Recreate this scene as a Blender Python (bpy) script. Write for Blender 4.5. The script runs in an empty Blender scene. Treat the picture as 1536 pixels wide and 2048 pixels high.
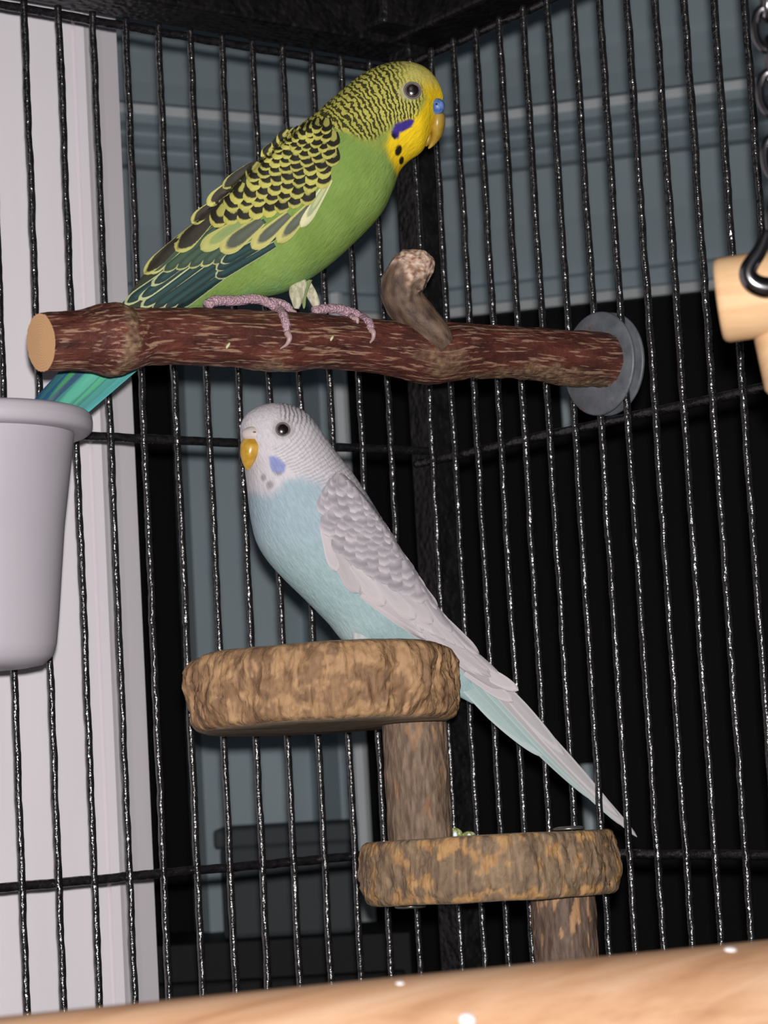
import bpy, bmesh, math, random
import numpy as np
from mathutils import Vector, Matrix
from mathutils.bvhtree import BVHTree
random.seed(7); rng = np.random.default_rng(7)
scn = bpy.context.scene; col = scn.collection
PI = math.pi

# ------------------------------------------------------------------ camera
H = 1.30                                    # lens height above the room floor
FPX = 4489.0                                # focal length in pixels of the 1536 x 2048 frame
C = np.array([-0.4914, -0.63, H])
YAW, PIT, ROL = 0.6459, 0.1054, -0.0559
F = np.array([math.sin(YAW)*math.cos(PIT), math.cos(YAW)*math.cos(PIT), math.sin(PIT)])
_r = np.cross(F, [0, 0, 1]); _r /= np.linalg.norm(_r); _u = np.cross(_r, F)
R = math.cos(ROL)*_r + math.sin(ROL)*_u
U = -math.sin(ROL)*_r + math.cos(ROL)*_u
cam = bpy.data.cameras.new('camera'); camo = bpy.data.objects.new('camera', cam); col.objects.link(camo)
M4 = Matrix.Identity(4)
for i in range(3):
    M4[i][0], M4[i][1], M4[i][2], M4[i][3] = R[i], U[i], -F[i], C[i]
camo.matrix_world = M4
cam.sensor_fit = 'VERTICAL'; cam.sensor_height = 36.0; cam.sensor_width = 27.0
cam.lens = FPX/2048*36.0; cam.clip_start = .02; cam.clip_end = 30
cam.dof.use_dof = True; cam.dof.focus_distance = .675; cam.dof.aperture_fstop = cam.lens/2.3
scn.camera = camo
# ------------------------------------------------------------------ light
scn.view_settings.view_transform = 'Standard'; scn.view_settings.look = 'None'
scn.view_settings.gamma = 1.0; scn.view_settings.exposure = 0.0; scn.view_settings.use_curve_mapping = False
w = bpy.data.worlds.new('world'); scn.world = w; w.use_nodes = True
w.node_tree.nodes['Background'].inputs[0].default_value = (.75, .85, 1, 1)
w.node_tree.nodes['Background'].inputs[1].default_value = .03
fl = bpy.data.lights.new('phone_flash_offscreen', 'POINT'); fl.energy = 18.5; fl.shadow_soft_size = .003
fl.use_soft_falloff = False; fl.color = (1, .975, .96)
flo = bpy.data.objects.new('phone_flash_offscreen', fl); col.objects.link(flo); flo.location = C + U*.010 + R*.001 - F*.002
F2 = np.array([F[0], F[1], 0]); F2 /= np.linalg.norm(F2); R2 = np.array([F2[1], -F2[0], 0])

# ------------------------------------------------------------------ helpers
def ray(px, py): return F + R*((px-768)/FPX) - U*((py-1024)/FPX)
def at(px, py, Z): return C + ray(px, py)*Z
def proj(P):
    d = np.asarray(P)-C; z = d@F
    return np.stack([768+FPX*(d@R)/z, 1024-FPX*(d@U)/z], -1)
def hit(px, py, P0, n):
    d = ray(px, py); return C + d*(((np.asarray(P0)-C)@n)/(d@n))
def lin(c):
    c = np.asarray(c, float)/255.0
    return np.where(c <= .04045, c/12.92, ((c+.055)/1.055)**2.4)
def L4(c): return tuple(float(v) for v in lin(c))+(1.0,)
def smooth(a, b, x):
    t = np.clip((np.asarray(x, float)-a)/(b-a), 0, 1); return t*t*(3-2*t)
_perm = np.random.default_rng(3).permutation(256); _perm = np.concatenate([_perm]*3)
_grad = np.random.default_rng(4).normal(size=(256, 3)); _grad /= np.linalg.norm(_grad, axis=1)[:, None]
def perlin(P):
    P = np.asarray(P, float); i = np.floor(P).astype(int); f = P-i; u = f*f*f*(f*(f*6-15)+10); i &= 255
    out = 0
    for dx in (0, 1):
        for dy in (0, 1):
            for dz in (0, 1):
                h = _perm[_perm[_perm[(i[..., 0]+dx) & 255]+((i[..., 1]+dy) & 255)]+((i[..., 2]+dz) & 255)]
                g = _grad[h]; d = f-np.array([dx, dy, dz])
                wgt = (u[..., 0] if dx else 1-u[..., 0])*(u[..., 1] if dy else 1-u[..., 1])*(u[..., 2] if dz else 1-u[..., 2])
                out = out+wgt*(g*d).sum(-1)
    return out*1.6
def fbm(P, o=3):
    s, a = 0, 1.0
    for k in range(o): s = s+a*perlin(np.asarray(P)*2**k+17*k); a *= .5
    return s
def catmull(pts, n):
    pts = np.asarray(pts, float); m = len(pts)
    p = np.vstack([2*pts[0]-pts[1], pts, 2*pts[-1]-pts[-2]])
    t = np.linspace(0, m-1-1e-9, n); k = t.astype(int); f = (t-k)[:, None]
    a, b, c, d = p[k], p[k+1], p[k+2], p[k+3]
    return .5*(2*b+(c-a)*f+(2*a-5*b+4*c-d)*f**2+(3*b-a-3*c+d)*f**3)

# ---- objects
def empty(name, loc, label, cat, group=None):
    o = bpy.data.objects.new(name, None); col.objects.link(o); o.location = [float(v) for v in loc]
    o.empty_display_size = .01; o['label'] = label; o['category'] = cat
    if group: o['group'] = group
    return o
def mk(name, V, Fc, mat, parent=None, flat=False, attrs=None, uv=None, loc=None):
    V = np.asarray(V, float)
    off = np.array(parent_loc(parent)) if parent is not None else (np.zeros(3) if loc is None else np.asarray(loc, float))
    me = bpy.data.meshes.new(name); me.from_pydata((V-off).tolist(), [], [tuple(map(int, f)) for f in Fc]); me.update()
    bm = bmesh.new(); bm.from_mesh(me); bmesh.ops.recalc_face_normals(bm, faces=bm.faces); bm.to_mesh(me); bm.free()
    if not flat: me.polygons.foreach_set('use_smooth', [True]*len(me.polygons))
    for k, (typ, arr) in (attrs or {}).items():
        a = me.attributes.new(k, typ, 'POINT'); arr = np.asarray(arr, np.float32)
        if typ == 'FLOAT_COLOR':
            if arr.shape[1] == 3: arr = np.hstack([arr, np.ones((len(arr), 1), np.float32)])
            a.data.foreach_set('color', arr.ravel())
        elif typ == 'FLOAT_VECTOR': a.data.foreach_set('vector', arr.ravel())
        else: a.data.foreach_set('value', arr.ravel())
    me.materials.append(mat)
    o = bpy.data.objects.new(name, me); col.objects.link(o)
    if parent is not None: o.parent = parent
    else: o.location = off
    return o
def parent_loc(p):
    v = np.zeros(3)
    while p is not None: v = v+np.array(p.location); p = p.parent
    return v
def struct(o): o['kind'] = 'structure'; return o
def grid_faces(n, m, closed=True):
    fs = []
    for i in range(n-1):
        for j in range(m if closed else m-1):
            k = (j+1) % m; fs.append((i*m+j, i*m+k, (i+1)*m+k, (i+1)*m+j))
    return fs
def loft(rings, cap0=True, cap1=True):
    rings = np.asarray(rings); n, m = rings.shape[:2]; V = rings.reshape(-1, 3); fs = grid_faces(n, m)
    extra = []
    if cap0: extra.append(rings[0].mean(0)); c = n*m+len(extra)-1; fs += [(c, (j+1) % m, j) for j in range(m)]
    if cap1: extra.append(rings[-1].mean(0)); c = n*m+len(extra)-1; b = (n-1)*m; fs += [(c, b+j, b+(j+1) % m) for j in range(m)]
    if extra: V = np.vstack([V, extra])
    return V, fs
def frames(path):
    path = np.asarray(path, float); t = np.gradient(path, axis=0); t /= np.linalg.norm(t, axis=1)[:, None]
    ref = np.array([0, 0, 1.0]) if abs(t[0][2]) < .9 else np.array([1.0, 0, 0])
    a = np.zeros_like(path); v = np.cross(ref, t[0]); v /= np.linalg.norm(v)
    for i in range(len(path)):
        v = v-t[i]*(v@t[i]); v /= np.linalg.norm(v); a[i] = v
    return t, a, np.cross(t, a)
def tube(path, rad, m=12):
    path = np.asarray(path, float); rad = np.broadcast_to(rad, (len(path),))
    t, a, b = frames(path); th = np.linspace(0, 2*PI, m, endpoint=False)
    return path[:, None]+rad[:, None, None]*(np.cos(th)[None, :, None]*a[:, None]+np.sin(th)[None, :, None]*b[:, None])
def box(lo, hi):
    lo, hi = np.array(lo, float), np.array(hi, float)
    V = [[(lo, hi)[i][0], (lo, hi)[j][1], (lo, hi)[k][2]] for i in (0, 1) for j in (0, 1) for k in (0, 1)]
    return V, [(0, 1, 3, 2), (4, 6, 7, 5), (0, 4, 5, 1), (2, 3, 7, 6), (0, 2, 6, 4), (1, 5, 7, 3)]
def bevel(o, wd=.0008, seg=2):
    m = o.modifiers.new('bevel', 'BEVEL'); m.width = wd; m.segments = seg; m.limit_method = 'ANGLE'; return o
def lathe(profile, base, axis, m=64):
    axis = np.asarray(axis, float)/np.linalg.norm(axis)
    ref = np.array([1., 0, 0]) if abs(axis[0]) < .8 else np.array([0, 1., 0])
    a = np.cross(ref, axis); a /= np.linalg.norm(a); b = np.cross(axis, a); th = np.linspace(0, 2*PI, m, endpoint=False)
    ring = np.cos(th)[:, None]*a+np.sin(th)[:, None]*b
    return np.array([np.asarray(base)+axis*z+ring*r for r, z in profile])
def ellipsoid(c, ax, n=16, m=24):
    ph = np.linspace(.02, PI-.02, n); th = np.linspace(0, 2*PI, m, endpoint=False); ax = np.asarray(ax)
    return loft(np.array([[c+ax[0]*math.sin(p)*math.cos(t)+ax[1]*math.sin(p)*math.sin(t)+ax[2]*math.cos(p) for t in th] for p in ph]))

# ---- materials
class NT:
    def __init__(s, name, rough=.5, spec=.4):
        s.m = bpy.data.materials.new(name); s.m.use_nodes = True; s.t = s.m.node_tree; s.b = s.t.nodes['Principled BSDF']
        s.b.inputs['Roughness'].default_value = rough; s.b.inputs['Specular IOR Level'].default_value = spec
    def n(s, typ, **kw):
        o = s.t.nodes.new('ShaderNode'+typ)
        for k, v in kw.items(): setattr(o, k, v)
        return o
    def set(s, sock, v):
        if hasattr(v, 'is_output') or isinstance(v, bpy.types.NodeSocket): s.t.links.new(v, sock)
        else: sock.default_value = v
    def math(s, op, a, b=0.0, c=0.0, clamp=False):
        o = s.n('Math', operation=op, use_clamp=clamp); s.set(o.inputs[0], a); s.set(o.inputs[1], b); s.set(o.inputs[2], c); return o.outputs[0]
    def mix(s, f, a, b, blend='MIX'):
        o = s.n('MixRGB', blend_type=blend); s.set(o.inputs[0], f); s.set(o.inputs[1], a); s.set(o.inputs[2], b); return o.outputs[0]
    def attr(s, name, out='Color'): return s.n('Attribute', attribute_name=name).outputs[out]
    def coord(s): return s.n('TexCoord').outputs['Object']
    def scale(s, v, sc):
        o = s.n('Mapping'); s.set(o.inputs['Vector'], v); o.inputs['Scale'].default_value = sc; return o.outputs[0]
    def noise(s, v, sc=5, det=4, rough=.55, dist=0):
        o = s.n('TexNoise'); s.set(o.inputs['Vector'], v); o.inputs['Scale'].default_value = sc
        o.inputs['Detail'].default_value = det; o.inputs['Roughness'].default_value = rough; o.inputs['Distortion'].default_value = dist; return o.outputs['Fac']
    def voro(s, v, sc=5, feat='F1'):
        o = s.n('TexVoronoi', feature=feat); s.set(o.inputs['Vector'], v); o.inputs['Scale'].default_value = sc; return o.outputs['Distance']
    def ramp(s, f, stops, interp='LINEAR'):
        o = s.n('ValToRGB'); o.color_ramp.interpolation = interp; e = o.color_ramp.elements
        while len(e) < len(stops): e.new(.5)
        for k, (p, c) in enumerate(stops):
            e[k].position = p; e[k].color = c if len(c) == 4 else tuple(c)+(1,)
        s.set(o.inputs[0], f); return o.outputs[0]
    def color(s, v): s.set(s.b.inputs['Base Color'], v); return s
    def rough(s, v): s.set(s.b.inputs['Roughness'], v); return s
    def bump(s, h, strength=.5, dist=.001):
        o = s.n('Bump'); o.inputs['Strength'].default_value = strength; o.inputs['Distance'].default_value = dist
        s.set(o.inputs['Height'], h); s.set(s.b.inputs['Normal'], o.outputs[0]); return s
def g1(v): return (v, v, v, 1)

# powder coated black steel, wrinkled
t = NT('black_powder_coat', .25, 1.0); c = t.coord(); nz = t.noise(c, 1100, 2, .5, .6); nz2 = t.noise(c, 430, 2)
t.color(t.ramp(nz2, [(.35, L4((20, 18, 19))), (.7, L4((36, 34, 35)))])); t.bump(t.math('ADD', t.math('MULTIPLY', nz, .3), t.math('MULTIPLY', nz2, 1.5)), .44, .0010); M_BAR = t.m
t = NT('black_powder_frame', .42, .4); c = t.coord(); nz = t.voro(c, 420, 'SMOOTH_F1'); nz2 = t.noise(c, 160, 3)
t.color(t.ramp(nz2, [(.35, L4((13, 12, 12))), (.7, L4((30, 28, 28)))])); t.bump(t.math('ADD', nz, nz2), .6, .0012); M_FRAME = t.m
t = NT('white_door_paint', .45, .3); c = t.coord(); nz = t.noise(t.scale(c, (60, 60, 6)), 1, 3)
t.color(t.ramp(nz, [(.3, L4((247, 239, 245))), (.7, L4((252, 245, 250)))])); M_DOOR = t.m
t = NT('moulding_paint', .55, .2); c = t.coord(); nz = t.noise(c, 6, 2)
t.color(t.ramp(nz, [(.3, L4((170, 186, 194))), (.7, L4((184, 198, 206)))])); M_TRIM = t.m
t = NT('bead_painted_light', .5, .3); t.color(L4((246, 250, 252))); M_LIT_BEAD = t.m  # paler moulding colour, with the light on its edges painted in
t = NT('night_glass', .6, .05); t.color((.014, .0128, .0132, 1)); M_NIGHT = t.m
t = NT('dark_cabinet', .6, .2); t.color(L4((34, 32, 32))); M_CAB = t.m
t = NT('dark_box', .6, .2); t.color(L4((78, 82, 86))); M_BOX = t.m
t = NT('pale_smooth', .35, .5); t.color(L4((225, 240, 245))); M_PALE = t.m
t = NT('room_floor', .6, .3); nz = t.noise(t.scale(t.coord(), (2, 20, 1)), 2, 4)
t.color(t.ramp(nz, [(.3, L4((30, 24, 20))), (.7, L4((48, 38, 30)))])); M_FLOOR = t.m

# ------------------------------------------------------------------ setting
V, f_ = box((-2.5, -2.5, -.05), (3.5, 3.5, 0)); struct(mk('floor', V, f_, M_FLOOR, flat=True))
# white door casing close behind the left cage wall, extruded upright from a plan profile
YD = .085; nY = np.array([0, -1.0, 0])
def on_plane_y(px, py, y): return hit(px, py, np.array([0, y, 0]), nY)
def upright(name, plan, mat, z0, z1, parent=None):
    P = np.array(plan); n = len(P)
    V = np.vstack([np.c_[P, np.full(n, z0)], np.c_[P, np.full(n, z1)]])
    fs = [(i, (i+1) % n, n+(i+1) % n, n+i) for i in range(n)]+[tuple(range(n))[::-1], tuple(range(n, 2*n))]
    return mk(name, V, fs, mat, parent, flat=True)
xg = on_plane_y(186, 1000, YD)[0]; xe = on_plane_y(217, 1000, YD)[0]
E2 = None
for k in np.linspace(0, .2, 400):            # bevelled face runs back until it meets the sight line of its far edge
    p = np.array([xe+.85*k, YD+.53*k, C[2]]); q = proj(p+np.array([0, 0, .12]))
    if q[0] >= 268: E2 = p; break
door = upright('door_1', [(-1.2, YD), (xg-.0008, YD), (xg-.0004, YD+.0025), (xg+.0004, YD+.0025), (xg+.0008, YD), (xe-.002, YD), (xe, YD+.0012), (E2[0]*.45+xe*.55, E2[1]*.45+YD*.55), (E2[0]*.5+xe*.5, E2[1]*.5+YD*.5+.002), (E2[0], E2[1]), (E2[0]-.002, YD+.10), (-1.2, YD+.10)], M_DOOR, 0, 2.3)
struct(door)
# far bay: two header walls meeting behind the cage corner, each with a stepped moulding over a dark window
ZB = 1.45
K = C+F2*ZB+R2*((790+25-768)/FPX*ZB); K[2] = 0
aL, aR = math.radians(27), math.radians(15)
dL = -R2*math.cos(aL)-F2*math.sin(aL); dR = R2*math.cos(aR)-F2*math.sin(aR)
nL = np.cross([0, 0, 1], dL); nL = nL if nL@F2 < 0 else -nL
nR = np.cross([0, 0, 1], dR); nR = nR if nR@F2 < 0 else -nR
prof = [(-420, .0), (70, .006), (90, .0), (150, .006), (190, .014), (196, .034), (214, .028), (232, .030), (250, .014), (256, .014), (274, .022), (284, .010), (290, .010), (314, .018), (324, .0), (430, -.024), (541, -.058), (549, -.046), (580, -.044), (584, -.026), (603, -.033), (607, -.060)]
prof = [(y, o*.68) for y, o in prof]
pz = [(hit(1200, y, K+nR*o, nR)[2], o) for y, o in prof]
mit = dL+dR; 
def mitre(o):       # both offset walls meet here
    A = np.array([nL[:2], nR[:2]]); return np.append(np.linalg.solve(A, [o, o]), 0)
def header(name, d, nrm):
    rows = []
    for z, o in pz:
        a = K+mitre(o); b = K+d*2.2+nrm*o; a[2] = b[2] = z; rows.append([a, b])
    rows = np.array(rows); n = len(rows); V = rows.reshape(-1, 3)
    o = struct(mk(name, V, [(2*i, 2*i+1, 2*i+3, 2*i+2) for i in range(n-1)], M_TRIM, flat=True))
    o.data.materials.append(M_LIT_BEAD)                       # bright lines of light on the two beads, put into a paler colour
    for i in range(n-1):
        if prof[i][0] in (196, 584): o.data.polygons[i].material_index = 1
    return o
header('wall_left', dL, nL); header('wall_right', dR, nR)
zh = pz[-1][0]
def pane(name, d, nrm):
    a = K+mitre(-.044); b = K+d*2.2-nrm*.044
    V = [a, b, b+[0, 0, zh+.02], a+[0, 0, zh+.02], a-nrm*.02, b-nrm*.02, b-nrm*.02+[0, 0, zh+.02], a-nrm*.02+[0, 0, zh+.02]]
    return struct(mk(name, V, [(0, 1, 2, 3), (4, 5, 6, 7), (0, 1, 5, 4), (3, 2, 6, 7), (0, 3, 7, 4), (1, 2, 6, 5)], M_NIGHT, flat=True))
pane('window_1', dL, nL); win2 = pane('window_2', dR, nR)
cas = []
for px, o in [(366, -.012), (368, .02), (420, .022), (480, .028), (524, .036), (556, -.008), (560, -.024), (580, -.03), (624, -.03), (627, .030), (652, .030), (677, -.010), (682, -.08)]:
    p = hit(px, 1200, K, nL); cas.append(p[:2]+nL[:2]*(o*.68+.004))
struct(upright('trim_1', cas, M_TRIM, .0, zh+.004))
struct(upright('trim_2', [hit(px, 1200, K, nL)[:2]+nL[:2]*o*.68 for px, o in ((648, .02), (650, .046), (660, .052), (672, .048), (680, .030), (682, -.02))], M_LIT_BEAD, .0, zh+.004))  # strip in the paler tone: light along the casing edge painted in
for y0, y1, px in ((771, 856, 1131), (1528, 1690, 1175)):  # two thin pale upright strips standing on the dark window
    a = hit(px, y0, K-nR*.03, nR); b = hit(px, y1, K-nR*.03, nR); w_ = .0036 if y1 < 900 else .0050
    V, f_ = loft(tube(np.linspace(a, [a[0], a[1], b[2]], 6), w_, 12)); o = mk('strip', V, f_, M_PALE, win2); o['label'] = 'pale upright strip on the dark window'
# dark cabinet and box in front of the far casing
dB = dL
cb = empty('storage_cabinet', hit(520, 1885, C+F2*1.28, F2)*[1, 1, 0], 'black low storage cabinet under the grey box in the dark background', 'cabinet')
z1 = hit(520, 1882, C+F2*1.28, F2)[2]; b0 = hit(240, 1900, C+F2*1.28, F2); b1 = hit(820, 1900, C+F2*1.28, F2)
def slab(p, q, z0, z1, depth):
    d = F2*depth; P = [p[:2], q[:2], q[:2]+d[:2], p[:2]+d[:2]]
    V = [[*a, z] for z in (z0, z1) for a in P]; return V, [(0, 1, 2, 3), (4, 5, 6, 7), (0, 1, 5, 4), (1, 2, 6, 5), (2, 3, 7, 6), (3, 0, 4, 7)]
mk('body', *slab(b0, b1, 0, z1, .10), M_CAB, cb, flat=True)
for a, b in ((.02, .49), (.51, .98)):
    dd = mk('door', *slab(b0*(1-a)+b1*a-F2*.012, b0*(1-b)+b1*b-F2*.012, .04, z1-.02, .0125), M_CAB, cb, flat=True)
    bevel(dd, .002)
bx = empty('storage_box', np.append(hit(555, 1882, C+F2*1.30, F2)[:2], z1), 'dark grey box standing on the black cabinet by the far casing', 'box')
q0 = hit(437, 1880, C+F2*1.30, F2); q1 = hit(722, 1860, C+F2*1.30, F2); zb = hit(560, 1652, C+F2*1.30, F2)[2]
bevel(mk('body', *slab(q0+R2*.003, q1-R2*.003, z1, zb-.010, .065), M_BOX, bx, flat=True), .003)
bevel(mk('lid', *slab(q0-F2*.003, q1-F2*.003, zb-.011, zb, .071), M_BOX, bx, flat=True), .002)

# ------------------------------------------------------------------ cage
S = .0127; RB = .00118
ZT = H-.112                                  # tray
cage = empty('bird_cage', (0.0135, .007, 0), 'black powder-coated wire bird cage corner with square post', 'cage')
ZTOP = H+.2466
bars_me = []
def bar_mesh(seed, length, r, amp):
    n = int(length/.0011); s = np.linspace(0, length, n); m = 10
    rings = tube(np.c_[np.zeros(n), np.zeros(n), s], r, m); P = rings.reshape(-1, 3)
    th = np.arctan2(P[:, 1], P[:, 0]); Q = np.c_[np.cos(th)*1.1+seed*9.1, np.sin(th)*1.1, P[:, 2]/.0042]
    tw = perlin(np.c_[np.cos(th)*.8+seed*3.7, np.sin(th)*.8+5, P[:, 2]/.010])
    k = 1+amp*(fbm(Q, 2)+.5*tw); P[:, :2] *= k[:, None]
    wob = .00022*np.stack([perlin(np.c_[P[:, 2]/.011, np.full(len(P), seed*5.3), np.full(len(P), q)]) for q in (1.3, 7.7)], 1); P[:, :2] += wob
    return loft(P.reshape(n, m, 3))
BL = ZTOP+.002-ZT
protos = []
for sd in range(4):
    V, f_ = bar_mesh(sd+1, BL, RB, .13)
    me = bpy.data.meshes.new('bar'); me.from_pydata(V.tolist(), [], f_); me.polygons.foreach_set('use_smooth', [True]*len(f_)); me.materials.append(M_BAR); protos.append(me)
def put_bar(x, y, i):
    o = bpy.data.objects.new('bar', protos[i % 4]); col.objects.link(o); o.parent = cage
    o.location = (x-.0135, y-.007, ZT); o.rotation_euler = (0, 0, i*2.4)
for i in range(-0, 30): put_bar(-(i*S+.0118), 0, i*7+i//4)
for i in range(-2, 30): put_bar(0, -(i*S+.034), i*5+3+i//4)
def cross(a, b, sd, r=.0015):
    a, b = np.array(a), np.array(b); Ln = np.linalg.norm(b-a); V, f_ = bar_mesh(sd, Ln, r, .08)
    d = (b-a)/Ln; u = np.array([0, 0, 1.]); v = np.cross(u, d); V = np.asarray(V)
    mk('cross_bar', a+V[:, :1]*v+V[:, 1:2]*u+V[:, 2:]*d, f_, M_BAR, cage)
xo = RB+.0012
for k, (zl, zr) in enumerate(((.2466, .2475), (.1063, .1017), (-.0357, -.0374))):
    cross((-.40, xo, H+zl), (.010, xo, H+zl), 11+k); cross((xo, -.44, H+zr), (xo, .004, H+zr), 21+k)
def zsolve(x, y, py):
    lo, hi = H-.3, H+.6
    for _ in range(50):
        m_ = (lo+hi)/2
        if proj(np.array([x, y, m_]))[1] > py: lo = m_
        else: hi = m_
    return lo
zr = zsolve(.004, .002, 92)
bevel(mk('post', *box((.007, .001, 0), (.020, .0135, zr+.02)), M_FRAME, cage, flat=True), .0012)
bevel(mk('top_rail', *box((-.40, .0015, zr), (.02, .022, zr+.022)), M_FRAME, cage, flat=True), .0015)
bevel(mk('top_rail', *box((.0015, -.44, zr+.001), (.022, .012, zr+.023)), M_FRAME, cage, flat=True), .0015)
bevel(mk('roof_panel', *box((-.40, -.44, zr+.017), (.004, .004, zr+.021)), M_FRAME, cage, flat=True), .0006)
# gusset in the top corner
V, f_ = box((-.012, -.010, zr+.003), (.008, .008, zr+.018)); bevel(mk('gusset', V, f_, M_FRAME, cage, flat=True), .002)
bevel(mk('tray', *box((-.40, -.44, ZT-.012), (.014, .012, ZT)), M_FRAME, cage, flat=True), .001)

# ------------------------------------------------------------------ branch perch
W0 = hit(1222, 722, np.zeros(3), np.array([1.0, 0, 0])); nPy = np.array([0, 1.0, 0])
def on_perch_plane(px, py): return hit(px, py, W0, nPy)
E0 = on_perch_plane(82, 685)
perch = empty('branch_perch', on_perch_plane(650, 735), 'red-brown branch perch with pale cut end bolted to the cage bars', 'perch')
t = NT('branch_bark', .55, .35); bc = t.attr('bc', 'Vector'); knot = t.attr('knot', 'Fac')
st = t.noise(t.scale(bc, (95, 1150, 1150)), 1, 2.5, .6); st2 = t.noise(t.scale(bc, (60, 260, 260)), 1, 3); st3 = t.noise(t.scale(bc, (420, 1500, 1500)), 1, 2)
base = t.ramp(st2, [(.3, L4((54, 32, 29))), (.5, L4((84, 44, 37))), (.68, L4((106, 58, 47)))])
dash = t.ramp(st, [(.535, g1(0)), (.62, g1(1))]); dash = t.math('MULTIPLY', dash, .66)
colr = t.mix(dash, base, L4((178, 142, 118)))
kn = t.noise(t.scale(bc, (500, 600, 600)), 1, 4); kcol = t.ramp(kn, [(.3, L4((78, 58, 47))), (.5, L4((124, 98, 78))), (.7, L4((162, 134, 104)))])
colr = t.mix(knot, colr, kcol); t.color(colr); t.bump(t.math('ADD', t.math('MULTIPLY', st, .8), t.math('ADD', st3, t.math('MULTIPLY', kn, .8))), .55, .0008); M_BARK = t.m
t = NT('cut_wood', .6, .25); bc = t.attr('bc', 'Vector'); rr = t.n('VectorMath', operation='LENGTH'); t.set(rr.inputs[0], t.scale(bc, (0, 1, 1)))
wv = t.math('SINE', t.math('ADD', t.math('MULTIPLY', rr.outputs['Value'], 9000), t.math('MULTIPLY', t.noise(bc, 500, 3), 9)))
t.color(t.mix(t.math('MULTIPLY_ADD', wv, .35, .5), L4((196, 148, 104)), L4((212, 170, 124)))); M_CUT = t.m
st_px = [(82, 685, 58), (110, 684, 59), (150, 682, 60), (190, 679, 66), (215, 678, 71), (240, 678, 70), (262, 676, 63), (285, 673, 58), (330, 672, 57), (450, 676, 57), (540, 681, 60), (585, 683, 58), (650, 683, 54), (760, 694, 54), (820, 702, 58), (860, 708, 60), (900, 703, 58), (960, 702, 53), (1050, 706, 52), (1130, 715, 55), (1180, 718, 54), (1236, 721, 53)]
PX = catmull(st_px, 520); cen = np.array([on_perch_plane(x, y) for x, y, r in PX]); dep = (cen-C)@F
rad = PX[:, 2]/FPX*dep*1.0
tt, aa, bb = frames(cen); m = 120; th = np.linspace(0, 2*PI, m, endpoint=False)
s_ = np.concatenate([[0], np.cumsum(np.linalg.norm(np.diff(cen, axis=0), axis=1))])
RR = rad[:, None]*np.ones(m); SS = s_[:, None]*np.ones(m); TH = np.ones(len(s_))[:, None]*th
Q = np.stack([SS/.012, np.cos(TH)*1.4, np.sin(TH)*1.4], -1); Q2 = np.stack([SS/.006, np.cos(TH)*9, np.sin(TH)*9], -1)
pxm = PX[:, 0][:, None]*np.ones(m)
facing = -((np.cos(TH)[..., None]*aa[:, None]+np.sin(TH)[..., None]*bb[:, None])@F); upness = (np.cos(TH)[..., None]*aa[:, None]+np.sin(TH)[..., None]*bb[:, None])@U
k1 = smooth(.35, .9, 1-np.abs(pxm-232-10*upness)/34+.5*fbm(Q*[2, 2, 2], 2))*.9
k2 = smooth(.2, .9, 1-np.hypot((pxm-860)/85, (upness+.35)/.9)+.4*fbm(Q*[1.5, 2, 2], 2))*.75
k3 = smooth(.3, .9, .9-np.abs(pxm-1080)/190-(upness+.62)*2.0+.5*fbm(Q*[2, 3, 3], 2))*.8
k4 = smooth(.4, .9, .8-np.abs(pxm-530)/60-(upness+.75)*3+.4*fbm(Q*[2, 3, 3], 2))*.7
knot = np.clip(np.maximum(np.maximum(k1, k2), np.maximum(k3, k4)), 0, 1)
RR = RR*(1+.035*fbm(Q, 2))+.00025*fbm(Q2, 2)+knot*(.0006*np.abs(fbm(Q2*[.8, .5, .5], 2)))
rings = cen[:, None]+RR[..., None]*(np.cos(TH)[..., None]*aa[:, None]+np.sin(TH)[..., None]*bb[:, None])
V, f_ = loft(rings, False, True)
bcv = np.stack([SS, RR*np.cos(TH), RR*np.sin(TH)], -1).reshape(-1, 3); bcv = np.vstack([bcv, bcv[-1:]])
kv = np.append(knot.ravel(), 0)
branch = mk('branch', V, f_, M_BARK, perch, attrs={'bc': ('FLOAT_VECTOR', bcv), 'knot': ('FLOAT', kv)})
bv_perch = BVHTree.FromPolygons(V.tolist(), f_)
# pale sawn end
ks = np.linspace(1, .02, 14); cutr = np.array([rings[0].mean(0)+(rings[0]-rings[0].mean(0))*k-tt[0]*(.0004*(1-k)-.0) for k in ks])
rc0 = np.array([np.stack([0*th, RR[0]*k*np.cos(th), RR[0]*k*np.sin(th)], -1) for k in ks])
V, f_ = loft(cutr, False, True); bcv = np.vstack([rc0.reshape(-1, 3), [[0, 0, 0]]])
mk('cut_end', V, f_, M_CUT, perch, attrs={'bc': ('FLOAT_VECTOR', bcv)})['label'] = 'pale sawn end of the branch'
# side stub
def perch_hit(px, py):
    d = ray(px, py); dn = d/np.linalg.norm(d); h = bv_perch.ray_cast(Vector(C), Vector(dn))
    if h[0] is None: p = on_perch_plane(px, py); return np.array(p), -F
    return np.array(h[0]), np.array(h[1])
dz = float((on_perch_plane(850, 690)-C)@F)
sp = [(892, 690, 22, -.006), (872, 668, 30, -.0068), (842, 638, 34, -.0075), (812, 605, 38, -.008), (805, 578, 42, -.0085), (815, 550, 43, -.0088), (828, 530, 40, -.009), (838, 514, 33, -.0095), (842, 504, 18, -.0098), (843, 500, 3, -.0098)]
SPp = catmull(sp, 120); pc = np.array([at(x, y, dz+o) for x, y, r, o in SPp]); pr = SPp[:, 2]/FPX*dz
tt2, a2, b2 = frames(pc); m2 = 64; th2 = np.linspace(0, 2*PI, m2, endpoint=False); T2 = np.ones(len(pc))[:, None]*th2
s2 = np.linspace(0, 1, len(pc))[:, None]*np.ones(m2); Q = np.stack([s2*4, np.cos(T2)*1.1+4, np.sin(T2)*1.1], -1)
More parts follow.
